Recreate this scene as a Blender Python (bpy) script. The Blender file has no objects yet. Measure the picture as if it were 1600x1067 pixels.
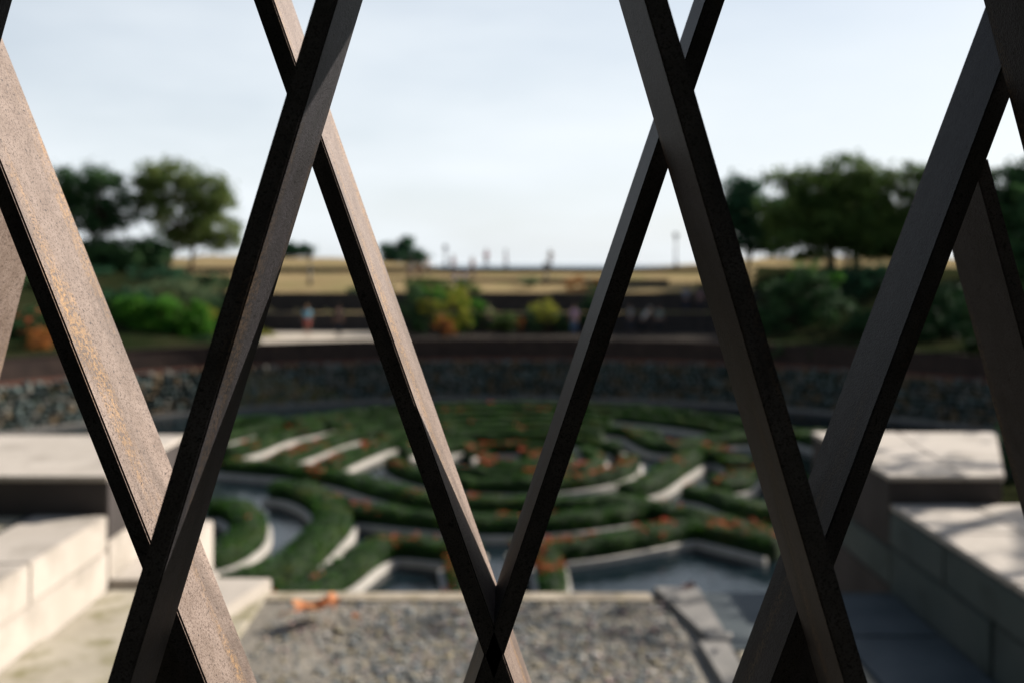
import bpy, bmesh, math, random
import numpy as np
from mathutils import Vector, Matrix, noise

random.seed(7); RNG = np.random.default_rng(7)
S = bpy.context.scene
COL = S.collection
R = math.radians

# ------------------------------------------------------------------ camera, world, sun, exposure
F = 1500.0; CX = 800.0; HY = 410.0            # focal length and horizon of the 1600 px photograph
cam_d = bpy.data.cameras.new('camera'); cam = bpy.data.objects.new('camera', cam_d); COL.objects.link(cam)
cam_d.sensor_width = 36.0; cam_d.lens = 36.0 * F / 1600.0
cam_d.shift_y = -(533.5 - HY) / 1600.0
cam_d.clip_start = 0.02; cam_d.clip_end = 30000
cam.location = (0, 0, 0); cam.rotation_euler = (R(90), 0, 0)
cam_d.dof.use_dof = True; cam_d.dof.focus_distance = 0.63; cam_d.dof.aperture_fstop = 5.0
cam_d.dof.aperture_blades = 9
S.camera = cam

SUN = Vector((1.5, 0.9, 1.0)).normalized()
SUN_EL = math.asin(SUN.z); SUN_AZ = math.atan2(SUN.x, SUN.y)
W = bpy.data.worlds.new('World'); S.world = W; W.use_nodes = True
nt = W.node_tree; nt.nodes.clear()
def wn(t, **k):
    n = nt.nodes.new(t)
    for a, b in k.items(): setattr(n, a, b)
    return n
out = wn('ShaderNodeOutputWorld'); bg = wn('ShaderNodeBackground'); sky = wn('ShaderNodeTexSky', sky_type='NISHITA')
sky.sun_disc = False; sky.sun_elevation = SUN_EL; sky.sun_rotation = SUN_AZ
sky.air_density = 1.0; sky.dust_density = 2.0; sky.ozone_density = 1.5; sky.altitude = 200
bg.inputs['Strength'].default_value = 0.057
tc = wn('ShaderNodeTexCoord'); sep = wn('ShaderNodeSeparateXYZ'); nt.links.new(tc.outputs['Generated'], sep.inputs[0])
# thin high cloud, denser towards the horizon, as streaks
mp = wn('ShaderNodeMapping'); mp.inputs['Scale'].default_value = (1.2, 1.6, 4.5); mp.inputs['Rotation'].default_value = (0.0, R(-9), 0)
nt.links.new(tc.outputs['Generated'], mp.inputs['Vector'])
cn = wn('ShaderNodeTexNoise'); cn.inputs['Scale'].default_value = 2.2; cn.inputs['Detail'].default_value = 5; cn.inputs['Roughness'].default_value = 0.5
nt.links.new(mp.outputs[0], cn.inputs['Vector'])
hz = wn('ShaderNodeMapRange'); hz.inputs['From Min'].default_value = 0.1; hz.inputs['From Max'].default_value = 0.62
hz.inputs['To Min'].default_value = 1.0; hz.inputs['To Max'].default_value = 0.10
nt.links.new(sep.outputs['Z'], hz.inputs['Value'])
cr = wn('ShaderNodeMapRange'); cr.inputs['From Min'].default_value = 0.35; cr.inputs['From Max'].default_value = 0.68
cr.inputs['To Min'].default_value = 0.70; cr.inputs['To Max'].default_value = 1.0
nt.links.new(cn.outputs['Fac'], cr.inputs['Value'])
mul = wn('ShaderNodeMath', operation='MULTIPLY'); nt.links.new(hz.outputs[0], mul.inputs[0]); nt.links.new(cr.outputs[0], mul.inputs[1])
# cloud whiteness follows the height: brighter low over the haze
mixc = wn('ShaderNodeMix', data_type='RGBA'); nt.links.new(mul.outputs[0], mixc.inputs['Factor'])
nt.links.new(sky.outputs[0], mixc.inputs['A']); mixc.inputs['B'].default_value = (8.2, 8.75, 9.2, 1)
nt.links.new(mixc.outputs['Result'], bg.inputs['Color']); nt.links.new(bg.outputs[0], out.inputs[0])

sd = bpy.data.lights.new('sun', 'SUN'); sun = bpy.data.objects.new('sun', sd); COL.objects.link(sun)
sd.energy = 5.0; sd.angle = R(0.5); sd.color = (1.0, 0.92, 0.83)
sun.rotation_euler = SUN.to_track_quat('Z', 'Y').to_euler()
S.view_settings.view_transform = 'Standard'; S.view_settings.look = 'None'
S.view_settings.exposure = 1.0; S.view_settings.gamma = 1.0; S.view_settings.use_curve_mapping = False
S.cycles.use_denoising = True
S.cycles.max_bounces = 6; S.cycles.transparent_max_bounces = 4

def P(px, py, h):
    """point of the level h metres below the lens that the photograph shows at px, py"""
    D = F * h / (py - HY)
    return Vector(((px - CX) / F * D, D, -h))
def Q(px, D, h): return Vector(((px - CX) / F * D, D, -h))
def PZ(py, D): return -(py - HY) / F * D

# ------------------------------------------------------------------ materials
def mat(name, c1, c2=None, scale=5.0, rough=0.8, bump=0.0, bscale=None, metal=0.0, detail=4.0, lo=0.35, hi=0.65, spec=0.18, c3=None, s3=1.0, lo3=.55, hi3=.75, trans=0.0, stretch=None):
    k = .72 if trans else .53
    c1 = tuple(x * k for x in c1); c2 = c2 and tuple(x * k for x in c2); c3 = c3 and tuple(x * k for x in c3)
    m = bpy.data.materials.new(name); m.use_nodes = True
    t = m.node_tree; N = t.nodes; L = t.links
    if trans: spec = .08
    if rough >= .9: spec = 0.0
    b = N['Principled BSDF']; b.inputs['Roughness'].default_value = rough; b.inputs['Metallic'].default_value = metal
    b.inputs['Specular IOR Level'].default_value = spec
    tc = N.new('ShaderNodeTexCoord'); vec = tc.outputs['Object']
    if stretch:
        mp = N.new('ShaderNodeMapping'); mp.inputs['Scale'].default_value = stretch; L.new(vec, mp.inputs[0]); vec = mp.outputs[0]
    def nz(sc, d=detail):
        n = N.new('ShaderNodeTexNoise'); n.inputs['Scale'].default_value = sc; n.inputs['Detail'].default_value = d
        L.new(vec, n.inputs['Vector']); return n.outputs['Fac']
    def rng(s, a, z):
        r = N.new('ShaderNodeMapRange'); r.inputs['From Min'].default_value = a; r.inputs['From Max'].default_value = z
        L.new(s, r.inputs['Value']); return r.outputs[0]
    if c2 is None:
        b.inputs['Base Color'].default_value = (*c1, 1); colsock = None
    else:
        mx = N.new('ShaderNodeMix'); mx.data_type = 'RGBA'
        mx.inputs['A'].default_value = (*c1, 1); mx.inputs['B'].default_value = (*c2, 1)
        L.new(rng(nz(scale), lo, hi), mx.inputs['Factor']); colsock = mx.outputs['Result']
        if c3 is not None:
            m3 = N.new('ShaderNodeMix'); m3.data_type = 'RGBA'; L.new(colsock, m3.inputs['A']); m3.inputs['B'].default_value = (*c3, 1)
            L.new(rng(nz(s3), lo3, hi3), m3.inputs['Factor']); colsock = m3.outputs['Result']
        L.new(colsock, b.inputs['Base Color'])
    if bump:
        bp = N.new('ShaderNodeBump'); bp.inputs['Strength'].default_value = 1.0; bp.inputs['Distance'].default_value = bump
        L.new(nz(bscale or scale * 2), bp.inputs['Height']); L.new(bp.outputs[0], b.inputs['Normal'])
    if trans:
        tr = N.new('ShaderNodeBsdfTranslucent'); ms = N.new('ShaderNodeMixShader'); ms.inputs[0].default_value = trans
        if colsock: L.new(colsock, tr.inputs['Color'])
        else: tr.inputs['Color'].default_value = (*c1, 1)
        L.new(b.outputs[0], ms.inputs[1]); L.new(tr.outputs[0], ms.inputs[2]); L.new(ms.outputs[0], N['Material Output'].inputs['Surface'])
    return m

def steel_mat(name, light, mid, dark, rust, pits, spec=.25):
    m = bpy.data.materials.new(name); m.use_nodes = True
    t = m.node_tree; N = t.nodes; L = t.links; b = N['Principled BSDF']
    tc = N.new('ShaderNodeTexCoord')
    def nz(sc, d=3, stretch=None, ro=.5):
        v = tc.outputs['Object']
        if stretch:
            mp = N.new('ShaderNodeMapping'); mp.inputs['Scale'].default_value = stretch; L.new(v, mp.inputs[0]); v = mp.outputs[0]
        n = N.new('ShaderNodeTexNoise'); n.inputs['Scale'].default_value = sc; n.inputs['Detail'].default_value = d; n.inputs['Roughness'].default_value = ro
        L.new(v, n.inputs['Vector']); return n.outputs['Fac']
    def rng(s, a, z):
        r = N.new('ShaderNodeMapRange'); r.inputs['From Min'].default_value = a; r.inputs['From Max'].default_value = z
        L.new(s, r.inputs['Value']); return r.outputs[0]
    def mix(f, A, B):
        x = N.new('ShaderNodeMix'); x.data_type = 'RGBA'; L.new(f, x.inputs['Factor'])
        for k, v in (('A', A), ('B', B)):
            if isinstance(v, tuple): x.inputs[k].default_value = (*v, 1)
            else: L.new(v, x.inputs[k])
        return x.outputs['Result']
    c = mix(rng(nz(60, 4), .35, .65), light, mid)                      # cloudy mill scale
    c = mix(rng(nz(22, 6, (1.0, 1.0, .25), .65), .50, .64), c, tuple(x * .62 for x in mid))   # drip stains
    c = mix(rng(nz(9, 5, None, .6), .56, .72), c, tuple(min(1, x * 1.3) for x in light))   # bleached patches
    st = rng(nz(24, 5, (1.0, 1.0, .12), .6), .56, .70)                   # rust running down the bar
    spk = rng(nz(420, 2), .42, .55)
    mm = N.new('ShaderNodeMath'); mm.operation = 'MULTIPLY'; L.new(st, mm.inputs[0]); L.new(spk, mm.inputs[1])
    c = mix(mm.outputs[0], c, rust)
    c = mix(rng(nz(900, 2), .50, .66), c, dark)                        # grain
    c = mix(rng(nz(330, 2), .62, .70), c, pits)                        # pits
    L.new(c, b.inputs['Base Color'])
    L.new(rng(nz(200, 2), .9, .1), b.inputs['Roughness']); b.inputs['Roughness'].default_value = .7
    b.inputs['Metallic'].default_value = 0.08 if spec > .2 else 0.0; b.inputs['Roughness'].default_value = .55; b.inputs['Specular IOR Level'].default_value = spec
    for l in list(t.links):
        if l.to_socket == b.inputs['Roughness']: t.links.remove(l)
    bp = N.new('ShaderNodeBump'); bp.inputs['Distance'].default_value = .0006; bp.inputs['Strength'].default_value = .8
    L.new(nz(700, 3), bp.inputs['Height']); L.new(bp.outputs[0], b.inputs['Normal'])
    return m

M = {}
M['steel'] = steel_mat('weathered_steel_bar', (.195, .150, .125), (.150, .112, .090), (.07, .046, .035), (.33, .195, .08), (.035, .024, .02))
M['steel_dull'] = steel_mat('dull_grey_bar', (.030, .028, .031), (.022, .021, .022), (.013, .012, .012), (.062, .043, .028), (.008, .008, .008), .06)  # copy of the bar steel, darkened to paint shade on some bars
M['steel_edge'] = steel_mat('dark_bar_edge', (.050, .048, .050), (.036, .035, .036), (.022, .021, .022), (.07, .052, .04), (.014, .014, .014), .06)  # front edges darkened: their shade is put into the colour
M['stone_dark'] = mat('dark_face_stone', (.075, .065, .06), (.11, .095, .09), 2.5, .85, .004, 30)  # end block faces toned down, shade painted into the stone colour
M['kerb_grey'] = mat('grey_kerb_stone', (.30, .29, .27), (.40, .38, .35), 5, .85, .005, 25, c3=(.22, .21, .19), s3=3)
M['stone_damp'] = mat('damp_greenish_limestone', (.10, .13, .125), (.15, .175, .165), 1.8, .8, .004, 30, c3=(.07, .09, .085), s3=4, lo3=.5, hi3=.75)  # dark greenish tone paints the shade on the right wall and block
M['walk_dark'] = mat('dark_walkway_paving', (.055, .05, .045), (.08, .07, .06), 1.2, .9, .004, 8)  # walkway colour darkened to paint tree shade over it
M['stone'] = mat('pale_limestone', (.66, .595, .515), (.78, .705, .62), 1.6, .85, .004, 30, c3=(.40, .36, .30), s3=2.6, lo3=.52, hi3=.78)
M['stone_rough'] = mat('rough_limestone', (.50, .43, .33), (.66, .58, .46), 3.0, .9, .01, 12, c3=(.35, .30, .19), s3=9, lo3=.5, hi3=.75)
M['floor'] = mat('channel_floor_stone', (.54, .49, .39), (.68, .62, .50), 2.2, .9, .006, 20, c3=(.36, .33, .20), s3=7, lo3=.48, hi3=.7)
M['slate'] = mat('dark_wet_slab', (.085, .108, .118), (.13, .155, .165), 4, .6, .003, 20)
M['sand'] = mat('gravel_ledge', (.50, .46, .34), (.60, .55, .42), 14, .95, .01, 60, c3=(.33, .33, .22), s3=5)
M['mortar'] = mat('joint_mortar', (.12, .125, .115), (.17, .17, .155), 30, .95)
M['bed'] = mat('stream_bed', (.30, .27, .22), (.40, .36, .295), 16, .7, .012, 60, c3=(.17, .19, .19), s3=40)
M['water'] = mat('pool_water', (.010, .020, .026), None, rough=.05, bump=.022, bscale=3.2, spec=.5)
M['water'].node_tree.nodes['Principled BSDF'].inputs['IOR'].default_value = 1.33
M['sea'] = mat('hazy_sea', (.32, .42, .49), None, rough=.25, bump=.5, bscale=.05)  # base colour lightened to paint distance haze over the water
M['grass'] = mat('dry_lawn', (.36, .27, .14), (.45, .35, .19), .5, .95, .02, 6, c3=(.26, .25, .10), s3=.25, lo3=.55, hi3=.72)
M['soil'] = mat('planted_bank_soil', (.02, .03, .012), (.04, .042, .02), .6, .95, .03, 4)
M['walk'] = mat('walkway_paving', (.62, .55, .45), (.74, .66, .55), 1.2, .9, .004, 8)  # paler copy that paints the sunlit stretch of the walkway
M['wall_dark'] = mat('terrace_wall_stone', (.055, .05, .05), (.09, .08, .075), 2.5, .9, .02, 9)
M['rim'] = mat('rusted_steel_rim', (.055, .036, .03), (.085, .055, .043), 1.5, .75, .003, 20, c3=(.04, .03, .027), s3=4)
M['terracotta'] = mat('terracotta_edge', (.20, .085, .06), (.28, .125, .085), 5, .85)
M['kerb'] = mat('pale_planter_edge', (.64, .61, .55), (.78, .74, .67), 3, .8, .003, 30)
M['bark'] = mat('tree_bark', (.12, .085, .06), (.22, .17, .12), 6, .9, .03, 18)
M['bark_pale'] = mat('pale_bark', (.34, .27, .18), (.22, .17, .12), 4, .9, .02, 12)
M['lamp'] = mat('lamp_metal', (.03, .032, .035), (.05, .05, .05), 12, .5)
M['lampglass'] = mat('lamp_glass', (.10, .10, .095), (.14, .135, .13), 8, .3)
M['leaf_olive'] = mat('leaf_olive', (.090, .150, .040), (.19, .24, .07), .9, .6, trans=.35)
M['leaf_green'] = mat('leaf_green', (.060, .115, .030), (.14, .21, .052), .9, .6, trans=.35)
M['leaf_dark'] = mat('leaf_dark', (.030, .082, .034), (.066, .135, .046), .9, .6, trans=.25)
M['leaf_blue'] = mat('leaf_bluegreen', (.024, .085, .045), (.050, .12, .058), .9, .6, trans=.3)
M['leaf_bright'] = mat('leaf_bright', (.045, .17, .018), (.10, .27, .03), 1.4, .55, trans=.4)
M['leaf_sage'] = mat('leaf_sage', (.11, .17, .085), (.17, .22, .11), 1.4, .7, trans=.25)
M['leaf_yellow'] = mat('leaf_yellow', (.26, .30, .035), (.38, .36, .05), 1.6, .6, trans=.35)
M['leaf_rust'] = mat('leaf_rust', (.34, .12, .035), (.45, .20, .05), 2.0, .65, trans=.3)
M['hedge'] = mat('azalea_leaf', (.010, .046, .007), (.050, .150, .012), 1.6, .6, trans=.25, c3=(.11, .12, .02), s3=.8, lo3=.56, hi3=.72)
M['hedge_core'] = mat('azalea_hedge_body', (.012, .03, .010), (.03, .06, .014), 4, .85, .05, 14)
M['blossom'] = mat('azalea_blossom', (.55, .055, .04), (.68, .20, .085), 2.6, .6, trans=.3)
M['twig'] = mat('shrub_twig', (.09, .07, .05), (.13, .10, .07), 10, .9)
M['leaf_fallen'] = mat('fallen_leaf', (.62, .22, .10), (.74, .36, .17), 25, .7, .001, 80, trans=.2)
M['leaf_fallen_dark'] = mat('fallen_leaf_dark', (.10, .03, .03), (.16, .05, .04), 25, .7)
COB = [mat('cobble_%s' % n, a, b, 30, .6, .002, 90) for n, a, b in (
    ('grey', (.26, .29, .29), (.36, .38, .375)), ('tan', (.42, .36, .23), (.52, .45, .30)), ('rose', (.44, .30, .29), (.54, .39, .37)),
    ('slate', (.13, .17, .19), (.20, .25, .27)), ('pale', (.66, .63, .58), (.78, .75, .70)))]
RUB = [mat('rubble_%s' % n, a, b, 4, .9, .02, 12) for n, a, b in (
    ('blue', (.17, .22, .21), (.24, .29, .27)), ('grey', (.21, .21, .185), (.28, .275, .24)), ('brown', (.25, .19, .125), (.33, .26, .18)),
    ('dark', (.10, .125, .12), (.15, .18, .17)))]
def flat(name, c, rough=.8): return mat(name, c, tuple(min(1, x * 1.25) for x in c), 20, rough)

# ------------------------------------------------------------------ builders
def tag(o, label=None, cat=None, group=None, kind=None):
    if label: o['label'] = label
    if cat: o['category'] = cat
    if group: o['group'] = group
    if kind: o['kind'] = kind
    return o
def empty(name, loc, label=None, cat=None, group=None, rz=0.0):
    o = bpy.data.objects.new(name, None); COL.objects.link(o); o.location = loc; o.rotation_euler[2] = rz
    o.empty_display_size = .2
    return tag(o, label, cat, group)
def link(name, me, parent=None, loc=None):
    o = bpy.data.objects.new(name, me); COL.objects.link(o)
    if parent is not None: o.parent = parent
    if loc is not None: o.location = loc
    return o
def mesh(name, V, Fc, m, smooth=False):
    me = bpy.data.meshes.new(name); me.from_pydata([tuple(v) for v in V], [], [tuple(f) for f in Fc]); me.update()
    if m is not None:
        for x in (m if isinstance(m, (list, tuple)) else [m]): me.materials.append(x)
    if smooth:
        me.polygons.foreach_set('use_smooth', [True] * len(me.polygons))
    return me
def quads_mesh(name, A, m, mi=None):
    """A: (n,4,3) array of separate quads"""
    n = len(A); me = bpy.data.meshes.new(name)
    me.vertices.add(n * 4); me.vertices.foreach_set('co', A.astype(np.float32).reshape(-1))
    me.loops.add(n * 4); me.loops.foreach_set('vertex_index', np.arange(n * 4, dtype=np.int32))
    me.polygons.add(n); me.polygons.foreach_set('loop_start', np.arange(0, n * 4, 4, dtype=np.int32))
    for x in (m if isinstance(m, (list, tuple)) else [m]): me.materials.append(x)
    if mi is not None: me.polygons.foreach_set('material_index', mi.astype(np.int32))
    me.update(calc_edges=True); return me
def leaf_quads(C, size, up=0.25, asp=.55):
    """leaf-sized rhombi round the centres C"""
    n = len(C)
    nrm = RNG.normal(size=(n, 3)); nrm[:, 2] += up * 2; nrm /= np.linalg.norm(nrm, axis=1)[:, None]
    a = np.cross(nrm, RNG.normal(size=(n, 3))); a /= np.linalg.norm(a, axis=1)[:, None] + 1e-9
    b = np.cross(nrm, a); s = (size * RNG.uniform(.6, 1.35, n))[:, None]
    return np.stack([C - a * s, C - b * s * asp + nrm * s * .15, C + a * s, C + b * s * asp + nrm * s * .15], 1)
def box_vf(x0, x1, y0, y1, z0, z1):
    V = [(x0, y0, z0), (x1, y0, z0), (x1, y1, z0), (x0, y1, z0), (x0, y0, z1), (x1, y0, z1), (x1, y1, z1), (x0, y1, z1)]
    return V, [(0, 3, 2, 1), (4, 5, 6, 7), (0, 1, 5, 4), (1, 2, 6, 5), (2, 3, 7, 6), (3, 0, 4, 7)]
def box(name, x0, x1, y0, y1, z0, z1, m, parent=None, bev=0.0):
    V, Fc = box_vf(x0, x1, y0, y1, z0, z1)
    c = Vector(((x0 + x1) / 2, (y0 + y1) / 2, (z0 + z1) / 2)); po = parent.location if parent is not None else Vector()
    me = mesh(name, [Vector(v) - c for v in V], Fc, m)
    if bev:
        bm = bmesh.new(); bm.from_mesh(me)
        bmesh.ops.bevel(bm, geom=list(bm.edges), offset=bev, segments=2, affect='EDGES', clamp_overlap=True)
        bm.to_mesh(me); bm.free()
        if bev > .006: weather(me, .005, x0 * 7 + y0 * 3)
    return link(name, me, parent, c - po)
def weather(me, amp, seed):
    for v in me.vertices:
        v.co += Vector((noise.noise(v.co * 9 + Vector((seed, 0, 0))), noise.noise(v.co * 9 + Vector((0, seed, 0))), noise.noise(v.co * 9 + Vector((0, 0, seed))))) * amp
def prism(name, pts, z0, z1, m, parent=None, bev=0.0):
    n = len(pts); V = [(x, y, z0) for x, y in pts] + [(x, y, z1) for x, y in pts]
    Fc = [tuple(range(n - 1, -1, -1)), tuple(range(n, 2 * n))] + [(i, (i + 1) % n, n + (i + 1) % n, n + i) for i in range(n)]
    me = mesh(name, V, Fc, m)
    bm = bmesh.new(); bm.from_mesh(me); bmesh.ops.recalc_face_normals(bm, faces=bm.faces)
    if bev: bmesh.ops.bevel(bm, geom=list(bm.edges), offset=bev, segments=2, affect='EDGES', clamp_overlap=True)
    bm.to_mesh(me); bm.free()
    o = link(name, me, parent)
    if parent is not None: o.location = -Vector(parent.location)
    return o
def tube_vf(path, radii, n=7, V=None, Fc=None):
    V = [] if V is None else V; Fc = [] if Fc is None else Fc
    base = len(V); up0 = Vector((.3, .9, .1)).normalized()
    for i, p in enumerate(path):
        d = (path[min(i + 1, len(path) - 1)] - path[max(i - 1, 0)]).normalized()
        a = d.cross(up0); a = a.normalized() if a.length > 1e-4 else Vector((1, 0, 0)); b = d.cross(a)
        for k in range(n):
            t = 2 * math.pi * k / n; V.append(p + (a * math.cos(t) + b * math.sin(t)) * radii[i])
    for i in range(len(path) - 1):
        for k in range(n):
            q = base + i * n; Fc.append((q + k, q + (k + 1) % n, q + n + (k + 1) % n, q + n + k))
    e = base + (len(path) - 1) * n
    Fc.append(tuple(range(e, e + n))); Fc.append(tuple(range(base + n - 1, base - 1, -1)))
    return V, Fc

# ------------------------------------------------------------------ terrain
PCX, PCY, PR = 0.0, 24.9, 28.1               # the bowl's wall: a circle on the ground
def sm(a, b, x): t = min(1, max(0, (x - a) / (b - a))); return t * t * (3 - 2 * t)
def top_h(u):                                # the skyline of the lawn against the sky, as a slope
    k = [(-.5, 395), (-.34, 399), (-.22, 402), (-.15, 404), (-.11, 412), (-.06, 420), (.08, 421), (.15, 417), (.22, 409), (.27, 399), (.5, 396)]
    for (a, ya), (b, yb) in zip(k, k[1:]):
        if u <= b or b == .5:
            t = min(1, max(0, (u - a) / (b - a))); return ((ya + (yb - ya) * t) - HY) / F * 112
def ground_h(X, Y):
    r = math.hypot(X - PCX, Y - PCY)
    if r < 28.35: return 7.75
    if r < 28.9: return 5.5
    if Y < 7.2: return 1.75
    if r > 112 or Y > 112:
        q = max(r - 60, Y - 112, 0); base = top_h(X / max(Y, 30)) if Y > 60 else .2
        return base + 58 * sm(0, 1, min(1, q / 900.0)) if Y > 60 else .2 + 58 * sm(60, 900, r)
    if Y < 59.95: c = 4.28
    elif Y < 63.65: c = 3.25
    elif Y < 86.1: c = 2.1 - 1.2 * ((Y - 63.4) / 22.6)
    else: c = .5 + (top_h(X / Y) - .5) * ((Y - 86) / 26.0)
    s = 4.3 - 3.5 * sm(30.5, 46, r) - .75 * sm(46, 95, r)
    u = X / max(Y, 1)
    w = max(1 - sm(-.37, -.32, u), sm(.235, .28, u)) if Y > 30 else 1
    return c * (1 - w) + s * w
rs = [0, 10, 20, 27, 28.2, 28.36, 28.4, 28.88, 28.92]
r = 29.1
while r < 40: rs.append(r); r += .25
while r < 64: rs.append(r); r += .6
while r < 100: rs.append(r); r += 1.0
while r < 9000: rs.append(r); r *= 1.12
NA = 420; V = []; Fc = []
for r in rs:
    for k in range(NA):
        a = 2 * math.pi * k / NA; x = PCX + r * math.sin(a); y = PCY + r * math.cos(a)
        h = ground_h(x, y)
        if 30 < r < 110 and h < 4: h += .06 * noise.noise(Vector((x * .25, y * .25, 0)))
        V.append((x, y, -h))
for i in range(len(rs) - 1):
    for k in range(NA):
        Fc.append((i * NA + k, i * NA + (k + 1) % NA, (i + 1) * NA + (k + 1) % NA, (i + 1) * NA + k))
me = mesh('ground', V, Fc, [M['grass'], M['soil'], M['walk'], M['walk_dark']], True)
for p in me.polygons:
    c = p.center; u = c.x / max(c.y, 1); r = math.hypot(c.x - PCX, c.y - PCY)
    p.material_index = 0
    if c.y < 30 or ((u < -.335 or u > .25) and r < 70) or r < 28.5: p.material_index = 1
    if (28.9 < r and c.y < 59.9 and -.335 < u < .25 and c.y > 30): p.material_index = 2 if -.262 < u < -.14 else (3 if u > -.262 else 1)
g = link('ground', me); tag(g, kind='structure')

me = mesh('sea', [(-14000, 1500, -60), (14000, 1500, -60), (14000, 25000, -60), (-14000, 25000, -60)], [(0, 1, 2, 3)], M['sea'])
tag(link('sea', me), kind='structure')
me = mesh('pool_water', [(PCX + 28.3 * math.sin(2 * math.pi * k / 96), PCY + 28.3 * math.cos(2 * math.pi * k / 96), -7.58) for k in range(95, -1, -1)], [tuple(range(96))], M['water'])
tag(link('pool_water', me), kind='structure')

# ------------------------------------------------------------------ bowl wall of rubble, terracotta edge, steel rim
def arc_pts(r, a0, a1, n): return [(PCX + r * math.sin(a0 + (a1 - a0) * i / n), PCY + r * math.cos(a0 + (a1 - a0) * i / n)) for i in range(n + 1)]
def arc_band(name, r0, r1, z0, z1, a0, a1, n, m, parent=None, rtop=None):
    rt = rtop if rtop else r0
    A = arc_pts(r0, a0, a1, n); B = arc_pts(r1, a0, a1, n); T = arc_pts(rt, a0, a1, n)
    V = []; Fc = []
    for i in range(n + 1):
        V += [(*A[i], z0), (*T[i], z1), (*B[i], z1), (*B[i], z0)]
    for i in range(n):
        for j in range(4):
            Fc.append((i * 4 + j, i * 4 + (j + 1) % 4, i * 4 + 4 + (j + 1) % 4, i * 4 + 4 + j))
    Fc += [(0, 3, 2, 1), (n * 4, n * 4 + 1, n * 4 + 2, n * 4 + 3)]
    o = link(name, mesh(name, V, Fc, m), parent)
    if parent is not None: o.location = -Vector(parent.location)
    return o
bw = empty('stone_wall', (0, 53, -7.5), 'curved rubble stone wall ringing the maze pool below the brown steel rim', 'wall')
arc_band('wall_backing', PR + .12, PR + .6, -7.7, -5.46, R(-128), R(128), 120, M['mortar'], bw, PR + .3)
def rubble_mesh(i):
    bm = bmesh.new(); bmesh.ops.create_icosphere(bm, subdivisions=1, radius=.5)
    for v in bm.verts:
        n = v.co.normalized()
        v.co = Vector((n.x * .5, n.y * .32, n.z * .5)) * (1 + .35 * noise.noise(n * 1.7 + Vector((i * 7.1, 0, 0))))
    me = bpy.data.meshes.new('stone'); bm.to_mesh(me); bm.free(); me.materials.append(RUB[i % len(RUB)])
    return me
rub = [rubble_mesh(i) for i in range(12)]
stones = []
row_z = -7.42; row = 0
while row_z < -5.55:
    sz = random.uniform(.24, .34)
    a = R(-60) + row * .004
    while a < R(60):
        w = random.uniform(.26, .62)
        stones.append((a + w / 2 / PR, row_z + sz / 2 + random.uniform(-.05, .05), w, sz * random.uniform(.95, 1.25)))
        a += w * .93 / PR
    row_z += sz * .9; row += 1
stones.sort(key=lambda s: -(s[2] * s[3]) / (PCY + PR * math.cos(s[0])) ** 2 * (1.6 if s[0] < R(-5) else 1))
bmV = []; bmF = []; bmM = []
for k, (a, z, w, hh) in enumerate(stones):
    rr = PR + .22 + (z + 7.5) * .09
    x = PCX + rr * math.sin(a); y = PCY + rr * math.cos(a)
    mtx = Matrix.Translation((x, y, z)) @ Matrix.Rotation(-a + random.uniform(-.15, .15), 4, 'Z') @ Matrix.Rotation(random.uniform(-.25, .25), 4, 'Y') @ Matrix.Diagonal((w * 1.1, .9, hh * 1.15, 1))
    me = rub[(random.randrange(12))]; mtx = mtx @ Matrix.Rotation(random.uniform(0, 6.28), 4, random.choice('XYZ'))
    if k < 300:
        o = link('stone', me, bw); o.matrix_local = Matrix.Translation(-bw.location) @ mtx
    else:
        b = len(bmV); bmV += [mtx @ v.co for v in me.vertices]; bmF += [tuple(b + i for i in p.vertices) for p in me.polygons]
        bmM += [RUB.index(me.materials[0])] * len(me.polygons)
me = mesh('small_stones', bmV, bmF, RUB); me.polygons.foreach_set('material_index', bmM)
o = link('small_stones', me, bw); o.location = -bw.location; tag(o, kind='stuff')
arc_band('terracotta_edge', PR + .28, PR + .62, -5.46, -5.30, R(-128), R(128), 160, M['terracotta'], bw)

rim = empty('steel_rim', (0, 53.6, -5.3), 'long curved brown steel guard rim standing on top of the rubble wall', 'guard wall')
na = 54; da = R(200) / na
for i in range(na):
    a0 = R(-100) + i * da
    arc_band('steel_panel', PR + .42, PR + .5, -5.30, -4.30, a0 + .0004, a0 + da - .0004, 4, M['rim'], rim)
arc_band('rim_cap', PR + .38, PR + .56, -4.298, -4.24, R(-100), R(100), 160, M['rim'], rim)
arc_band('rim_post_row', PR + .5, PR + .58, -5.2, -4.6, R(-100), R(100), 100, M['rim'], rim)
pk = link('path_kerb', mesh('path_kerb', [(*p, -7.42) for p in arc_pts(PR - .1, R(-100), R(100), 120)] + [(*p, -7.42) for p in arc_pts(PR + .12, R(-100), R(100), 120)] + [(*p, -7.7) for p in arc_pts(PR - .1, R(-100), R(100), 120)],
     [(i, i + 1, 121 + i + 1, 121 + i) for i in range(120)] + [(242 + i, 242 + i + 1, i + 1, i) for i in range(120)], M['kerb_grey'])); tag(pk, kind='structure')

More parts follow.
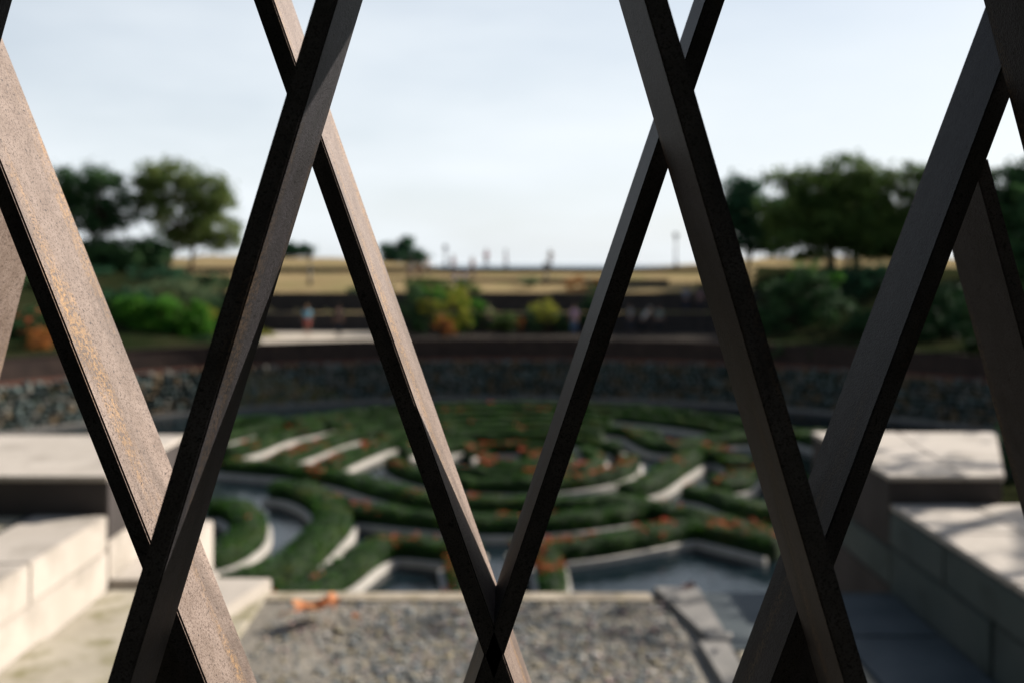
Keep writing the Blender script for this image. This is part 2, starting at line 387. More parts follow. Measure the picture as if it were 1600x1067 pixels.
# ------------------------------------------------------------------ terrace walls across the lawn
def long_wall(x0, y0, x1, y1, zb, zt, thick, label, copm=None, m=None):
    L = math.hypot(x1 - x0, y1 - y0); a = math.atan2(y1 - y0, x1 - x0)
    t = empty('retaining_wall', (x0, y0, zb), label, 'wall', None, a)
    V, Fc = box_vf(0, L, 0, thick, 0, zt - zb - .09); link('wall_face', mesh('wall_face', V, Fc, m or M['wall_dark']), t)
    n = max(2, int(L / 2.0))
    V, Fc = box_vf(.006, L / n - .006, -.05, thick + .05, 0, .09); me = mesh('coping_slab', V, Fc, copm or M['stone_rough'])
    for i in range(n): link('coping_slab', me, t, (i * L / n, 0, zt - zb - .09))
    return t
long_wall(-22.5, 59.5, 15.2, 59.5, -4.4, -3.18, .5, 'lowest long terrace wall directly behind the walkway strollers', M['wall_dark'])
long_wall(-23.5, 63.2, 16.5, 63.2, -3.4, -2.02, .5, 'dark terrace wall between the narrow tan strip and the dry lawn', M['wall_dark'])
long_wall(-30, 85.6, 20, 85.6, -1.1, -.47, .5, 'low thin terrace wall running right across the upper dry lawn', M['wall_dark'])
long_wall(-12, 77, 11.5, 70.5, -1.9, -1.27, .4, 'slanting low wall crossing the lawn behind the seated pair', M['wall_dark'])
long_wall(-7, 99.5, 15.5, 100.5, -1.2, -.55, .4, 'dark low wall along the skyline in the middle distance', M['wall_dark'])

# ------------------------------------------------------------------ near masonry: channel, blocks, ledges
FL = -1.95
def block_wall(name, label, X, side, y0, y1, courses, seed, mm='stone'):
    """wall along the channel: face at X, body on the given side; courses of separate blocks"""
    rnd = random.Random(seed)
    t = empty(name, (X, y1, FL), label, 'wall')
    xa, xb = (X - .5, X - .03) if side < 0 else (X + .03, X + .5)
    box('wall_core', xa, xb, y0, y1 - .01, FL - .3, courses[-1][1] - .01, M['mortar'], t)
    for (za, zb, joints) in courses:
        ys = [y0] + joints + [y1]
        for a, b in zip(ys, ys[1:]):
            pr = rnd.uniform(0, .006)
            xx = (X - .45, X + pr) if side < 0 else (X - pr, X + .45)
            box('stone_block', xx[0], xx[1], a + .004, b - .004, za + .004, zb - .004, M[mm], t, .008)
    return t
XL, XR = -2.46, 2.30
block_wall('channel_wall', 'sunlit pale stone wall of two courses along the left of the channel', XL, -1, -.8, 5.84,
           [(FL - .1, -1.75, [.6, 1.9, 3.05, 4.45]), (-1.75, -1.53, [1.2, 2.5, 3.7, 4.9])], 1)
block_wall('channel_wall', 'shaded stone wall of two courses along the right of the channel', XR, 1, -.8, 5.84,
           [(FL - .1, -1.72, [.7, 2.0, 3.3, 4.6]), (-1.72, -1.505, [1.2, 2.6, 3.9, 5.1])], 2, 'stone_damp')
# ledges behind the walls
def slabs(name, label, x0, x1, y0, y1, zt, th, xs, ys, m, cat='paving'):
    t = empty(name, ((x0 + x1) / 2, y1, zt - th), label, cat)
    for a, b in zip([x0] + xs, xs + [x1]):
        for c, d in zip([y0] + ys, ys + [y1]):
            box('paving_slab', a + .004, b - .004, c + .004, d - .004, zt - th, zt + random.uniform(-.002, .002), m, t, .006)
    return t
slabs('stone_ledge', 'sunlit pale slab ledge on top of the right channel wall', XR - .004, 7.2, -.8, 5.84, -1.468, .034, [2.78, 3.5, 4.4, 5.2, 6.2], [.5, 1.8, 3.1, 4.4, 5.2], M['stone'])
box('terrace', XR + .46, 24, -1.9, 5.84, -7.9, -1.506, M['sand'])['kind'] = 'structure'
bpy.context.view_layer.update()
tag(box('planted_bank', -40, 40, -30, -1.9, -7.8, -1.49, M['soil']), kind='structure')  # unseen ground behind the lens, dark soil added to cut bounce light
tag(box('gravel_ledge', -24, XL - .45, -1.9, 5.84, -7.9, -1.545, M['sand']), kind='structure')
tag(prism('terrace_end', [(XR + .5, 5.845), (24, 5.845), (24, 7.35), (XR + .5, 7.35)], -7.9, -1.65, M['soil']), kind='structure')
# left end block: cap slabs over a course with shade put into its colour
lb = empty('stone_pier', (-5, 6.5, -1.55), 'pale stone end block with shaded front beyond the left gravel ledge', 'stone pier')
xs = [-9.2, -7.4, -5.6, -3.9, XL]
for a, b in zip(xs, xs[1:]):
    box('cap_slab', a + .003, b - .003, 5.846, 7.25, -1.335, -1.30, M['stone'], lb, .007)
for a, b in zip([-9.2, -7.0, -4.8, XL], [-7.0, -4.8, XL]):
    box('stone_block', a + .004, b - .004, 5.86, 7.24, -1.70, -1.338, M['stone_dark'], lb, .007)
rndp = random.Random(4)
for z0, z1 in ((-2.2, -1.704), (-2.8, -2.204), (-3.5, -2.804), (-4.5, -3.504), (-6, -4.504), (-7.9, -6.004)):
    box('stone_block', -9.2, XL - .002, 5.86, 7.24 + rndp.uniform(0, .01), z0, z1, M['stone'], lb, .01)
# stepped cheek beside the fall, left
ck = empty('stone_cheek', (-2.2, 6.5, -1.95), 'low sunlit stone cheek at the left lip of the waterfall', 'stone')
prism('stone_block', [(XL + .003, 5.845), (-1.80, 5.845), (-1.84, 6.02), (-2.05, 6.08), (-2.10, 6.5), (-2.2, 6.55), (-2.24, 7.2), (XL + .003, 7.2)], -2.35, -1.93, M['stone'], ck, .01)
prism('stone_block', [(XL + .003, 5.86), (-1.86, 5.86), (-1.9, 6.05), (-2.1, 6.1), (-2.28, 7.15), (XL + .003, 7.15)], -7.9, -2.353, M['stone_rough'], ck, .01)
prism('lip_slab', [(-1.84, 5.22), (-1.62, 5.2), (-1.46, 5.84), (-1.80, 5.84), (-1.92, 5.84)], -2.3, -1.915, M['stone'], ck, .01)
# right end block
rb = empty('stone_pier', (3, 6.5, -1.5), 'pale topped stone end block beyond the right ledge with shaded sides', 'stone pier')
prism('cap_slab', [(XR, 5.846), (2.75, 5.846), (2.95, 7.38), (XR, 7.38)], -1.33, -1.30, M['stone'], rb, .006)
prism('cap_slab', [(2.757, 5.846), (3.0, 5.846), (3.72, 7.38), (2.957, 7.38)], -1.33, -1.302, M['stone'], rb, .006)
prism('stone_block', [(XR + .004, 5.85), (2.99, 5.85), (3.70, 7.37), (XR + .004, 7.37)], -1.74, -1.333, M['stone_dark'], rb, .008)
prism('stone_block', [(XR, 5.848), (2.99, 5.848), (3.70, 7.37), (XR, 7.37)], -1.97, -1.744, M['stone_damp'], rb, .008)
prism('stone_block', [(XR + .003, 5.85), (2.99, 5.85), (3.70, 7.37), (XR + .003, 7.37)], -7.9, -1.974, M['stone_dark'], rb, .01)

# channel floor and stream bed
tag(box('channel_floor', -3.0, 2.8, -30, 5.60, -7.9, FL - .16, M['floor']), kind='structure')
cf = empty('channel_paving', (-2, 5, FL - .1), 'pale yellowish stone paving left of the cobbled stream bed', 'paving')
ys = [.8, 2.0, 3.2, 4.15, 5.0, 5.838]
for a, b in zip(ys, ys[1:]):
    box('paving_slab', XL + .012, -1.46 - (5.84 - b) * .02, a + .004, b - .006, FL - .15, FL - (0.0 if b < 5.5 else .03) + random.uniform(-.004, .004), M['floor'], cf, .008)
rf = empty('channel_paving', (1.8, 5, FL - .1), 'dark bluish stone paving right of the cobbled stream bed', 'paving')
for (a, b, c, d, mm) in ((1.12, 1.72, 4.9, 5.74, 'slate'), (1.14, 1.72, 3.9, 4.89, 'floor'), (1.73, 2.29, 5.1, 5.74, 'slate'), (1.73, 2.29, 3.9, 5.09, 'slate'),
                         (1.14, 2.29, 2.7, 3.89, 'floor'), (1.14, 2.29, .8, 2.69, 'slate')):
    box('paving_slab', a + .004, b - .004, c + .005, d - .005, FL - .15, FL - .03 + random.uniform(-.004, .004), M[mm], rf, .008)
box('drain_slot', 1.66, 1.78, 5.20, 5.79, FL - .02, FL + .03, M['lamp'], rf, .01)
kb = empty('stone_kerb', (1, 5, FL - .1), 'narrow pale kerb strip along the right side of the cobbles', 'kerb')
for a, b in zip([.8, 2.0, 3.3, 4.3, 5.0], [2.0, 3.3, 4.3, 5.0, 5.83]):
    prism('kerb_stone', [(.985 + (5.83 - a) * .05, a + .004), (1.13 + (5.83 - a) * .012, a + .004), (1.13 + (5.83 - b) * .012, b - .004), (.855 + (5.83 - b) * .12, b - .004)] if b > 5.5 else
          [(.93 + (5.83 - a) * .04, a + .004), (1.125, a + .004), (1.125, b - .004), (.93 + (5.83 - b) * .04, b - .004)], FL - .15, FL - .012, M['kerb_grey'], kb, .008)
# fall wall under the lip
fw = empty('fall_wall', (0, 5.7, -4.5), 'stepped stone fall below the lip of the stream bed', 'wall')
for i in range(6):
    box('stone_block', -2.25, 2.29, 5.60, 5.775 + i * .05, -3 - i * .98, -2.06 - i * .98 + .03, M['stone_rough'], fw, .01)
box('lip_stone', -1.46, .84, 5.64, 5.80, -2.02, FL - .035, M['stone_rough'], fw, .012)
box('lip_stone', 1.13, 2.29, 5.75, 5.80, -2.02, FL - .04, M['slate'], fw, .008)

sb = empty('stream_bed', (0, 4, FL - .08), 'mottled bed of small grey, tan and rose cobbles set in the stream channel', 'stream bed')
n1, n2 = 90, 60; V = []; Fc = []
for j in range(n2 + 1):
    for i in range(n1 + 1):
        x = -1.55 + 2.6 * i / n1; y = 1.5 + 4.16 * j / n2
        V.append((x, y - 4, .018 * noise.noise(Vector((x * 2, y * 2, 0))) + .008 * noise.noise(Vector((x * 9, y * 9, 5))) + .03))
for j in range(n2):
    for i in range(n1):
        q = j * (n1 + 1) + i; Fc.append((q, q + 1, q + n1 + 2, q + n1 + 1))
link('bed_mortar', mesh('bed_mortar', V, Fc, M['bed'], True), sb)
cobm = []
for i in range(15):
    bm = bmesh.new(); bmesh.ops.create_icosphere(bm, subdivisions=(1 if i > 4 else 2), radius=.5)
    for v in bm.verts:
        n = v.co.normalized(); v.co = Vector((n.x * .5, n.y * .42, n.z * .2)) * (1 + .25 * noise.noise(n * 1.4 + Vector((i * 3.3, 1, 0))))
    me = bpy.data.meshes.new('cobble'); bm.to_mesh(me); bm.free(); me.materials.append(COB[i % 5])
    me.polygons.foreach_set('use_smooth', [True] * len(me.polygons)); cobm.append(me)
cob = []
for k in range(7600):
    y = random.uniform(4.2, 5.62) if k < 6500 else random.uniform(2.2, 4.2); x = random.uniform(-1.35, .9)
    u = (x + 1.35) / 2.2
    if random.random() > .35 + .9 * sm(.1, .45, u): continue
    s = random.uniform(.012, .028) * (random.uniform(1.5, 2.3) if random.random() < .12 else 1)
    cob.append((x, y, s, random.choices([0, 1, 2, 3, 4], [36, 24, 11, 23, 6])[0] + 5 * random.randrange(3), random.uniform(0, 6.28)))
cob.sort(key=lambda c: -c[2] / c[1] * (1 if c[1] > 4.5 else .3))
V = []; Fc = []; MI = []
for k, (x, y, s, mi, rz) in enumerate(cob):
    me = cobm[mi]; mtx = Matrix.Translation((x, y - 4, .034 + random.uniform(-.003, .006))) @ Matrix.Rotation(rz, 4, 'Z') @ Matrix.Scale(s, 4)
    if k < 300:
        o = link('cobble', me, sb); o.matrix_local = mtx
    else:
        b = len(V); V += [mtx @ v.co for v in me.vertices]; Fc += [tuple(b + i for i in p.vertices) for p in me.polygons]; MI += [mi % 5] * len(me.polygons)
me = mesh('small_cobbles', V, Fc, COB, True); me.polygons.foreach_set('material_index', MI); tag(link('small_cobbles', me, sb), kind='stuff')

def fallen_leaf(px, py, size, m, label, rz):
    p = P(px, py, 1.93); t = empty('fallen_leaf', p + Vector((0, 0, .004)), label, 'leaf', None, rz)
    lobes = 5; V = [(0, 0, .006)]; n = 40
    for i in range(n):
        a = 2 * math.pi * i / n; rr = size * (.55 + .45 * abs(math.cos(a * lobes / 2)) ** .7)
        x, y = rr * math.cos(a), rr * .75 * math.sin(a); V.append((x, y, .02 + .35 * size * (abs(math.sin(a * 1.5 + 1)) ** 2)))
    link('blade', mesh('blade', V, [(0, 1 + i, 1 + (i + 1) % n) for i in range(n)], m, True), t)
    V, Fc = tube_vf([Vector((0, 0, .012)), Vector((-size * .8, -size * .3, .03)), Vector((-size * 1.5, -size * .4, .02))], [.004, .003, .003], 5)
    link('stalk', mesh('stalk', V, Fc, m), t)
fallen_leaf(485, 956, .11, M['leaf_fallen'], 'curled orange fallen leaf, left of the pair by the waterfall lip', .3)
fallen_leaf(518, 947, .09, M['leaf_fallen'], 'curled orange fallen leaf, right of the pair by the waterfall lip', 1.6)
fallen_leaf(556, 968, .03, M['leaf_fallen'], 'tiny peach coloured leaf on the cobbles right of the orange pair', 2.0)
fallen_leaf(1076, 922, .05, M['leaf_fallen_dark'], 'dark red fallen leaf on the blue slab right of the kerb', .7)
fallen_leaf(1140, 1000, .03, COB[4], 'small whitish curled leaf on the slab joint right of the kerb', 1.1)

# footbridge deck the lens stands over
fb = empty('footbridge', (0, -1, -1.55), 'plank footbridge deck spanning the channel behind the lattice', 'bridge')
for i in range(11): box('deck_plank', -3.6, 3.6, -2.6 + i * .27, -2.34 + i * .27, -1.56, -1.50, M['bark'], fb, .006)
for x in (-2.2, 0, 2.2): box('beam', x - .08, x + .08, -2.6, .35, -1.78, -1.562, M['lamp'], fb, .006)

# ------------------------------------------------------------------ the lattice
lat = empty('lattice_screen', (0, .6, -.9), 'crossed flat weathered steel bars of a lattice screen close in front of the garden', 'lattice screen')
def bar(b, slope, Z, d, wpx, side, y0=-520, y1=1800, mm='steel'):
    """flat bar: the line x = b + slope*y (px about the lens axis) is the front edge next to its visible broad side"""
    c = Z / F
    def pt(y, off): return ((b + off + slope * (y - HY)) * c, -(y - HY) * c)
    off = -wpx if side < 0 else wpx
    a0 = pt(y0, 0); a1 = pt(y1, 0); b0 = pt(y0, off); b1 = pt(y1, off)
    cx, cz = (a0[0] + a1[0] + b0[0] + b1[0]) / 4, (a0[1] + a1[1] + b0[1] + b1[1]) / 4
    ax = Vector((a0[0] - a1[0], 0, a0[1] - a1[1])); L = ax.length; ax.normalize()
    wid = abs((Vector((b0[0] - a0[0], 0, b0[1] - a0[1]))).cross(ax).length)
    bm = bmesh.new(); bmesh.ops.create_cube(bm, size=1)
    for v in bm.verts: v.co = Vector((v.co.x * wid, v.co.y * d, v.co.z * L))
    bmesh.ops.bevel(bm, geom=[e for e in bm.edges if abs((e.verts[0].co - e.verts[1].co).normalized().z) > .9], offset=.0011, segments=2, affect='EDGES')
    me = bpy.data.meshes.new('bar'); bm.to_mesh(me); bm.free(); me.materials.append(M[mm]); me.materials.append(M['steel_edge'])
    for p in me.polygons: p.material_index = 1 if abs(p.normal.y) > .8 else 0
    o = link('bar', me, lat); o.location = Vector((cx, Z + d / 2, cz)) - lat.location
    o.rotation_euler = (0, math.atan2(ax.x, ax.z), 0)
    return o
Z1, Z2, Z3 = .55, .632, .715
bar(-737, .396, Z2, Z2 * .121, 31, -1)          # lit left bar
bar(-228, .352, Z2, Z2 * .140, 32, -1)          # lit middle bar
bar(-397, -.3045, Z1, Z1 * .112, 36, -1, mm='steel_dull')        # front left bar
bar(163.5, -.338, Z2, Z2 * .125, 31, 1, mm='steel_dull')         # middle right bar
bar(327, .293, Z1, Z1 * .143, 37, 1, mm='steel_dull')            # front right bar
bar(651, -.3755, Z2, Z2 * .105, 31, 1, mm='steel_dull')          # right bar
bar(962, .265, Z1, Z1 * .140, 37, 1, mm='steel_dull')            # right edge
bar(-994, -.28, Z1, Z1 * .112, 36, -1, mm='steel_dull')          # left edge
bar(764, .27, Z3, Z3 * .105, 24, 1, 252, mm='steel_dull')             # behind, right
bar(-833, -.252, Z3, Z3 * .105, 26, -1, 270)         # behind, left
def gusset(px, py, hw, hh):
    Z = Z2 + .06; c = Z / F
    pts = [(px - CX, py - hh), (px - CX - hw, py + hh), (px - CX + hw, py + hh)]
    V = [(x * c, Z, -(y - HY) * c) for x, y in pts]; V += [(v[0], Z + .008, v[2]) for v in V]
    o = link('gusset_plate', mesh('gusset_plate', V, [(0, 1, 2), (5, 4, 3), (0, 3, 4, 1), (1, 4, 5, 2), (2, 5, 3, 0)], M['steel_edge']), lat); o.location = -lat.location
gusset(263, 1035, 60, 100); gusset(1252, 1010, 60, 100)
# head and foot rails out of the frame that hold the bars
for z in (-.56, .36):
    V, Fc = box_vf(-1.0, 1.0, -.055, .19, -.012, .012); o = link('rail', mesh('rail', V, Fc, M['steel']), lat)
    o.location = Vector((0, .6, z)) - lat.location

# ------------------------------------------------------------------ the maze
MC = Vector((0.0, 35.4))
def smooth_path(pts, step=.16):
    P_ = [Vector(p[:2]) for p in pts]; out = []
    P_ = [P_[0] * 2 - P_[1]] + P_ + [P_[-1] * 2 - P_[-2]]
    for i in range(1, len(P_) - 2):
        p0, p1, p2, p3 = P_[i - 1:i + 3]; n = max(2, int((p2 - p1).length / step))
        for k in range(n):
            t = k / n
            out.append(.5 * ((2 * p1) + (-p0 + p2) * t + (2 * p0 - 5 * p1 + 4 * p2 - p3) * t * t + (-p0 + 3 * p1 - 3 * p2 + p3) * t ** 3))
    out.append(P_[-2]); return out
HED = 'azalea hedges of the pool maze'
HN = 0
def hedge(pts, width, label, fl=.25, kerbs=(1, 1), top=-7.0, dens=230):
    global HN; HN += 1
    path = smooth_path(pts); n = len(path)
    c = path[n // 2]; t = empty('azalea_hedge', (c.x, c.y, -7.5), label, 'hedge', HED)
    width *= .88; o0 = Vector((c.x, c.y, -7.5)); hw = width / 2
    nor = []
    for i in range(n):
        d = (path[min(i + 1, n - 1)] - path[max(i - 1, 0)]); d.normalize(); nor.append(Vector((-d.y, d.x)))
    prof = [(-1, -.5), (-1.02, -.12), (-.84, .0), (0, .05), (.84, .0), (1.02, -.12), (1, -.5)]
    V = []; Fc = []; k = len(prof)
    for i in range(n):
        e = .72 if i in (0, n - 1) else 1
        for u, v in prof:
            q = path[i] + nor[i] * (hw - .05) * u * e
            wob = .10 * noise.noise(Vector((q.x * 1.3, q.y * 1.3, HN))) + .035 * noise.noise(Vector((q.x * 5, q.y * 5, v * 9)))
            q = q + nor[i] * wob * u
            V.append(Vector((q.x, q.y, top - .05 + v + wob * 1.2)) - o0)
    for i in range(n - 1):
        for j in range(k - 1): Fc.append((i * k + j, i * k + j + 1, i * k + k + j + 1, i * k + k + j))
    Fc += [tuple(range(k - 1, -1, -1)), tuple((n - 1) * k + j for j in range(k))]
    link('hedge_body', mesh('hedge_body', V, Fc, M['hedge_core'], True), t)
    L = sum((path[i + 1] - path[i]).length for i in range(n - 1))
    m = int(L * (width + .95) * dens)
    idx = RNG.uniform(0, n - 1.001, m); ii = idx.astype(int); ff = (idx - ii)[:, None]
    PA = np.array([(p.x, p.y) for p in path]); NA_ = np.array([(q.x, q.y) for q in nor])
    c0 = PA[ii] * (1 - ff) + PA[ii + 1] * ff; nn = NA_[ii]
    s = RNG.uniform(-(width / 2 + .47), width / 2 + .47, m)
    lat_ = np.clip(s, -hw, hw); dz = -np.maximum(np.abs(s) - hw, 0)
    cc = c0 + nn * (lat_ + RNG.normal(0, .02, m))[:, None]
    wob = np.array([noise.noise(Vector((a * 1.3, b * 1.3, HN))) for a, b in cc]) * .10
    Cn = np.column_stack([cc, top + dz + wob * 1.2 + RNG.normal(0, .018, m) - (np.abs(lat_) / hw) ** 4 * .05]) - np.array(o0)
    tag(link('foliage', quads_mesh('foliage', leaf_quads(Cn, .042, .5), M['hedge']), t), kind='stuff')
    if fl > 0:
        B = []
        for _ in range(int(L * 2.2 * fl * 4)):
            i = random.randrange(n); u = random.uniform(-1, 1) * hw
            if noise.noise(Vector((path[i].x * .55, path[i].y * .55, 40 + HN))) < .30 - .5 * fl: continue
            q = path[i] + nor[i] * u; dzz = 0 if abs(u) < hw * .85 else random.uniform(-.2, 0)
            k2 = random.randint(4, 16)
            B.append(np.array([q.x, q.y, top + .02 + dzz]) + RNG.normal(0, 1, (k2, 3)) * (.075, .075, .03))
        if B:
            B = np.concatenate(B) - np.array(o0)
            tag(link('blossoms', quads_mesh('blossoms', leaf_quads(B, .034, .6, .8), M['blossom']), t), kind='stuff')
    for sgn, on in zip((-1, 1), kerbs):
        if not on: continue
        V = []; Fc = []
        for i in range(n):
            for off, z in ((.02, -7.75), (.02, -7.41), (.15, -7.41), (.15, -7.75)):
                q = path[i] + nor[i] * sgn * (hw + off); V.append(Vector((q.x, q.y, z)) - o0)
        for i in range(n - 1):
            for j in range(3):
                f = (i * 4 + j, i * 4 + j + 1, i * 4 + 5 + j, i * 4 + 4 + j); Fc.append(f if sgn > 0 else f[::-1])
        Fc += [(0, 1, 2, 3), tuple((n - 1) * 4 + j for j in (3, 2, 1, 0))]
        link('planter_edge', mesh('planter_edge', V, Fc, M['kerb']), t)
    # soil bed between the planter edges
    V = []; Fc = []
    for i in range(n):
        for u in (-1, 1): q = path[i] + nor[i] * (hw + .05) * u; V.append(Vector((q.x, q.y, -7.46)) - o0)
    for i in range(n - 1): Fc.append((2 * i, 2 * i + 1, 2 * i + 3, 2 * i + 2))
    link('soil_bed', mesh('soil_bed', V, Fc, M['soil']), t)
    return t
def pp(*a): return [P(x, y, 7.0) for x, y in a]
def ring(r, a0, a1, n=24, rx=1.0):
    return [(MC.x + rx * r * math.sin(R(a0 + (a1 - a0) * i / n)), MC.y + r * math.cos(R(a0 + (a1 - a0) * i / n))) for i in range(n + 1)]
hedge(pp((428, 934), (475, 910), (525, 885), (572, 853), (620, 838), (700, 844), (745, 850)), .95, 'hedge curling from the waterfall lip up to the near ring, left of both stub hedges', .25)
hedge(pp((800, 850), (860, 845), (930, 837), (1010, 824), (1080, 812), (1140, 822), (1215, 840)), 1.0, 'nearest right hedge with red blossoms on top and a pale edge curving below', .9)
hedge(pp((712, 862), (722, 900), (730, 945)), .62, 'short stub hedge running to the fall, left of the two', .5, (1, 1))
hedge(pp((858, 862), (864, 900), (869, 945)), .66, 'short flowery stub hedge running to the fall, right of the two', .8, (1, 1))
hedge(pp((325, 905), (395, 892), (455, 865), (495, 832), (522, 800), (508, 774), (470, 757), (430, 752)), 1.15, 'thick hooked green hedge in the lower left of the maze', .2)
hedge(pp((310, 862), (350, 850), (385, 825), (388, 800), (360, 782), (322, 782)), 1.0, 'small hooked hedge tight against the left masonry', .1)
hedge(pp((545, 786), (600, 792), (680, 800), (760, 806), (870, 803), (955, 794), (1015, 786), (1060, 792), (1130, 808), (1215, 828)), .9, 'long second ring hedge sweeping across the near half and forking right', .35)
hedge(pp((350, 716), (400, 720), (460, 725), (540, 738), (600, 755), (680, 772), (780, 776), (885, 777), (975, 776), (1010, 772)), .9, 'long dark third ring hedge from far left under the centre circle', .45)
hedge(pp((350, 700), (395, 688), (440, 672), (500, 660)), .95, 'leftmost of three slanting flowery hedges on the left of the maze', .7)
hedge(pp((428, 712), (480, 694), (530, 677), (590, 664)), .95, 'middle of three slanting hedges on the left, brightest red blossoms', 1.0)
hedge(pp((505, 722), (550, 702), (600, 684), (650, 674)), .95, 'rightmost of three slanting hedges on the left, beside the blue water gap', .6)
hedge(pp((975, 757), (1015, 745), (1052, 722), (1085, 704), (1120, 694)), 1.05, 'slanting hedge with broad white edge right of the centre circle', .35)
hedge(pp((1088, 700), (1135, 706), (1160, 722), (1150, 742), (1115, 748)), 1.1, 'short curled hedge with orange tips on the right side of the maze', .5)
hedge(pp((1070, 757), (1110, 764), (1150, 778), (1215, 796)), .9, 'green hedge right of the blue water wedge, below the curled hedge', .25)
hedge(ring(1.0, 20, 300), .5, 'innermost small ring hedge at the heart of the maze', .7, (1, 1), -7.05)
hedge(ring(2.05, -60, 215), .55, 'second smallest ring hedge round the heart of the maze', .7)
hedge(ring(3.15, 60, 330), .58, 'third ring hedge from the heart, open towards the far right', .6)
hedge(ring(4.35, -75, 70), .62, 'far half of the centre circle hedge', .4)
hedge(ring(4.35, 92, 262), .68, 'near half of the centre circle hedge', .6)
hedge(ring(5.75, -62, 40), .6, 'far arc hedge just outside the centre circle', .2)
hedge(ring(7.3, -50, 56), .6, 'second far arc hedge beyond the centre circle', .15)
hedge(ring(8.9, -54, 30), .6, 'third far arc hedge beyond the centre circle', .15)
hedge(ring(10.7, -50, 62), .62, 'outer far arc hedge with orange flecks', .3)
hedge(ring(12.6, -72, 78), .65, 'outermost far arc hedge nearest the rubble wall', .12)
hedge(pp((985, 668), (1035, 690), (1100, 682), (1180, 676), (1290, 672)), .85, 'hedge joining the far arcs towards the right block', .3)
hedge(pp((1180, 720), (1230, 735), (1290, 760)), .9, 'short hedge mostly hidden behind the right lattice bars', .3)
hedge(pp((345, 655), (400, 650), (450, 655), (520, 648)), .8, 'dark hedge at the far left beside the pool edge', .1)

# ------------------------------------------------------------------ vegetation
def clump_points(blobs, n, k, spread):
    """leaf centres gathered in clumps through ellipsoids (cx,cy,cz,rx,ry,rz)"""
    out = []; vol = np.array([b[3] * b[5] for b in blobs]); vol = vol / vol.sum()
    for b, w in zip(blobs, vol):
        kk = max(3, int(k * w)); d = RNG.normal(size=(kk, 3)); d /= np.linalg.norm(d, axis=1)[:, None]
        rad = RNG.uniform(.25, 1.0, kk) ** .45
        cen = d * rad[:, None] * np.array(b[3:6]) + np.array(b[:3])
        m = int(n * w); who = RNG.integers(0, kk, m); sc = RNG.uniform(.6, 1.35, kk)
        out.append(cen[who] + RNG.normal(size=(m, 3)) * np.array([1, 1, .7]) * spread * sc[who][:, None])
    return np.concatenate(out)
def tree(label, px, D, ybase, blobs, m, n=7000, k=110, leaf=.16, spread=.42, trunk=None, group=None, bark='bark', r0=.2, name='tree', cat='tree'):
    """blobs in photograph pixels (cx, cy, rx, ry) at distance D"""
    s = D / F; base = Vector(((px - CX) * s, D, PZ(ybase, D)))
    gz = -ground_h(base.x, base.y)
    t = empty(name, (base.x, base.y, min(gz, base.z)), label, cat, group); o0 = np.array(t.location)
    B = [((cx - CX) * s, D + random.uniform(-.3, .3) * rx * s, PZ(cy, D), rx * s, max(rx, ry) * s * .85, ry * s) for cx, cy, rx, ry in blobs]
    pts = clump_points(B, int(n * 1.45), int(k * 1.1), spread * 1.0) - o0
    link('crown', quads_mesh('crown', leaf_quads(pts, leaf), m), t)
    V = []; Fc = []; rnd = random.Random(int(px))
    for tx in (trunk or [px]):
        f = Vector(((tx - px) * s, 0, -.2)); top = sum((Vector(b[:3]) for b in B), Vector()) / len(B) - Vector(o0)
        top = Vector((f.x * .6 + top.x * .4, top.y, top.z)); mid = f.lerp(top, .45) + Vector((rnd.uniform(-.3, .3), 0, 0))
        tube_vf([f, f.lerp(mid, .5), mid, top], [r0, r0 * .8, r0 * .6, r0 * .25], 8, V, Fc)
        for b in B:
            for _ in range(5):
                e = Vector(b[:3]) - Vector(o0) + Vector((rnd.uniform(-.8, .8) * b[3], rnd.uniform(-.8, .8) * b[4], rnd.uniform(-.4, .8) * b[5]))
                q = mid.lerp(top, rnd.uniform(-.2, .7)); tube_vf([q, q.lerp(e, .5) + Vector((0, 0, .2)), e], [r0 * .35, r0 * .2, r0 * .06], 5, V, Fc)
    link('trunk', mesh('trunk', V, Fc, M[bark], True), t)
    return t
def shrub(label, blobs, D, m, n=2500, k=40, leaf=.09, spread=.16, group=None, flowers=None, name='shrub', cat='shrub'):
    s = D / F; px = sum(b[0] for b in blobs) / len(blobs); yb = max(b[1] + b[3] for b in blobs)
    X = (px - CX) * s; gz = -ground_h(X, D); t = empty(name, (X, D, min(gz, PZ(yb, D))), label, cat, group); o0 = np.array(t.location)
    B = [((cx - CX) * s, D, PZ(cy, D), rx * s, rx * s * .8, ry * s) for cx, cy, rx, ry in blobs]
    link('foliage', quads_mesh('foliage', leaf_quads(clump_points(B, n, k, spread) - o0, leaf), m), t)
    V = []; Fc = []; rnd = random.Random(int(px * 3 + D))
    for b in B:
        for _ in range(7):
            e = Vector(b[:3]) - Vector(o0) + Vector((rnd.uniform(-.7, .7) * b[3], rnd.uniform(-.6, .6) * b[4], rnd.uniform(-.2, .8) * b[5]))
            tube_vf([Vector((e.x * .25, 0, -.1)), e * .5 + Vector((0, 0, .1)), e], [.03, .02, .008], 5, V, Fc)
    link('stems', mesh('stems', V, Fc, M['twig'], True), t)
    if flowers:
        fm, fn, fs = flowers
        pts = clump_points([(b[0], b[1] - b[4] * .5, b[2] + b[5] * .25, b[3], b[4] * .6, b[5]) for b in B], fn, max(4, fn // 14), .09) - o0
        link('blossoms', quads_mesh('blossoms', leaf_quads(pts, fs, .3, .8), fm), t)
    return t
TG = 'trees round the bowl garden'
tree('rounded olive green tree, right of the two on the left skyline, with twin pale trunks', 285, 76, 428,
     [(262, 285, 48, 34), (320, 300, 45, 38), (285, 322, 72, 46), (340, 345, 36, 40), (232, 300, 26, 30), (300, 372, 40, 18), (350, 385, 20, 14)],
     M['leaf_olive'], 11000, 170, .15, .36, [262, 298], TG, 'bark', .17)
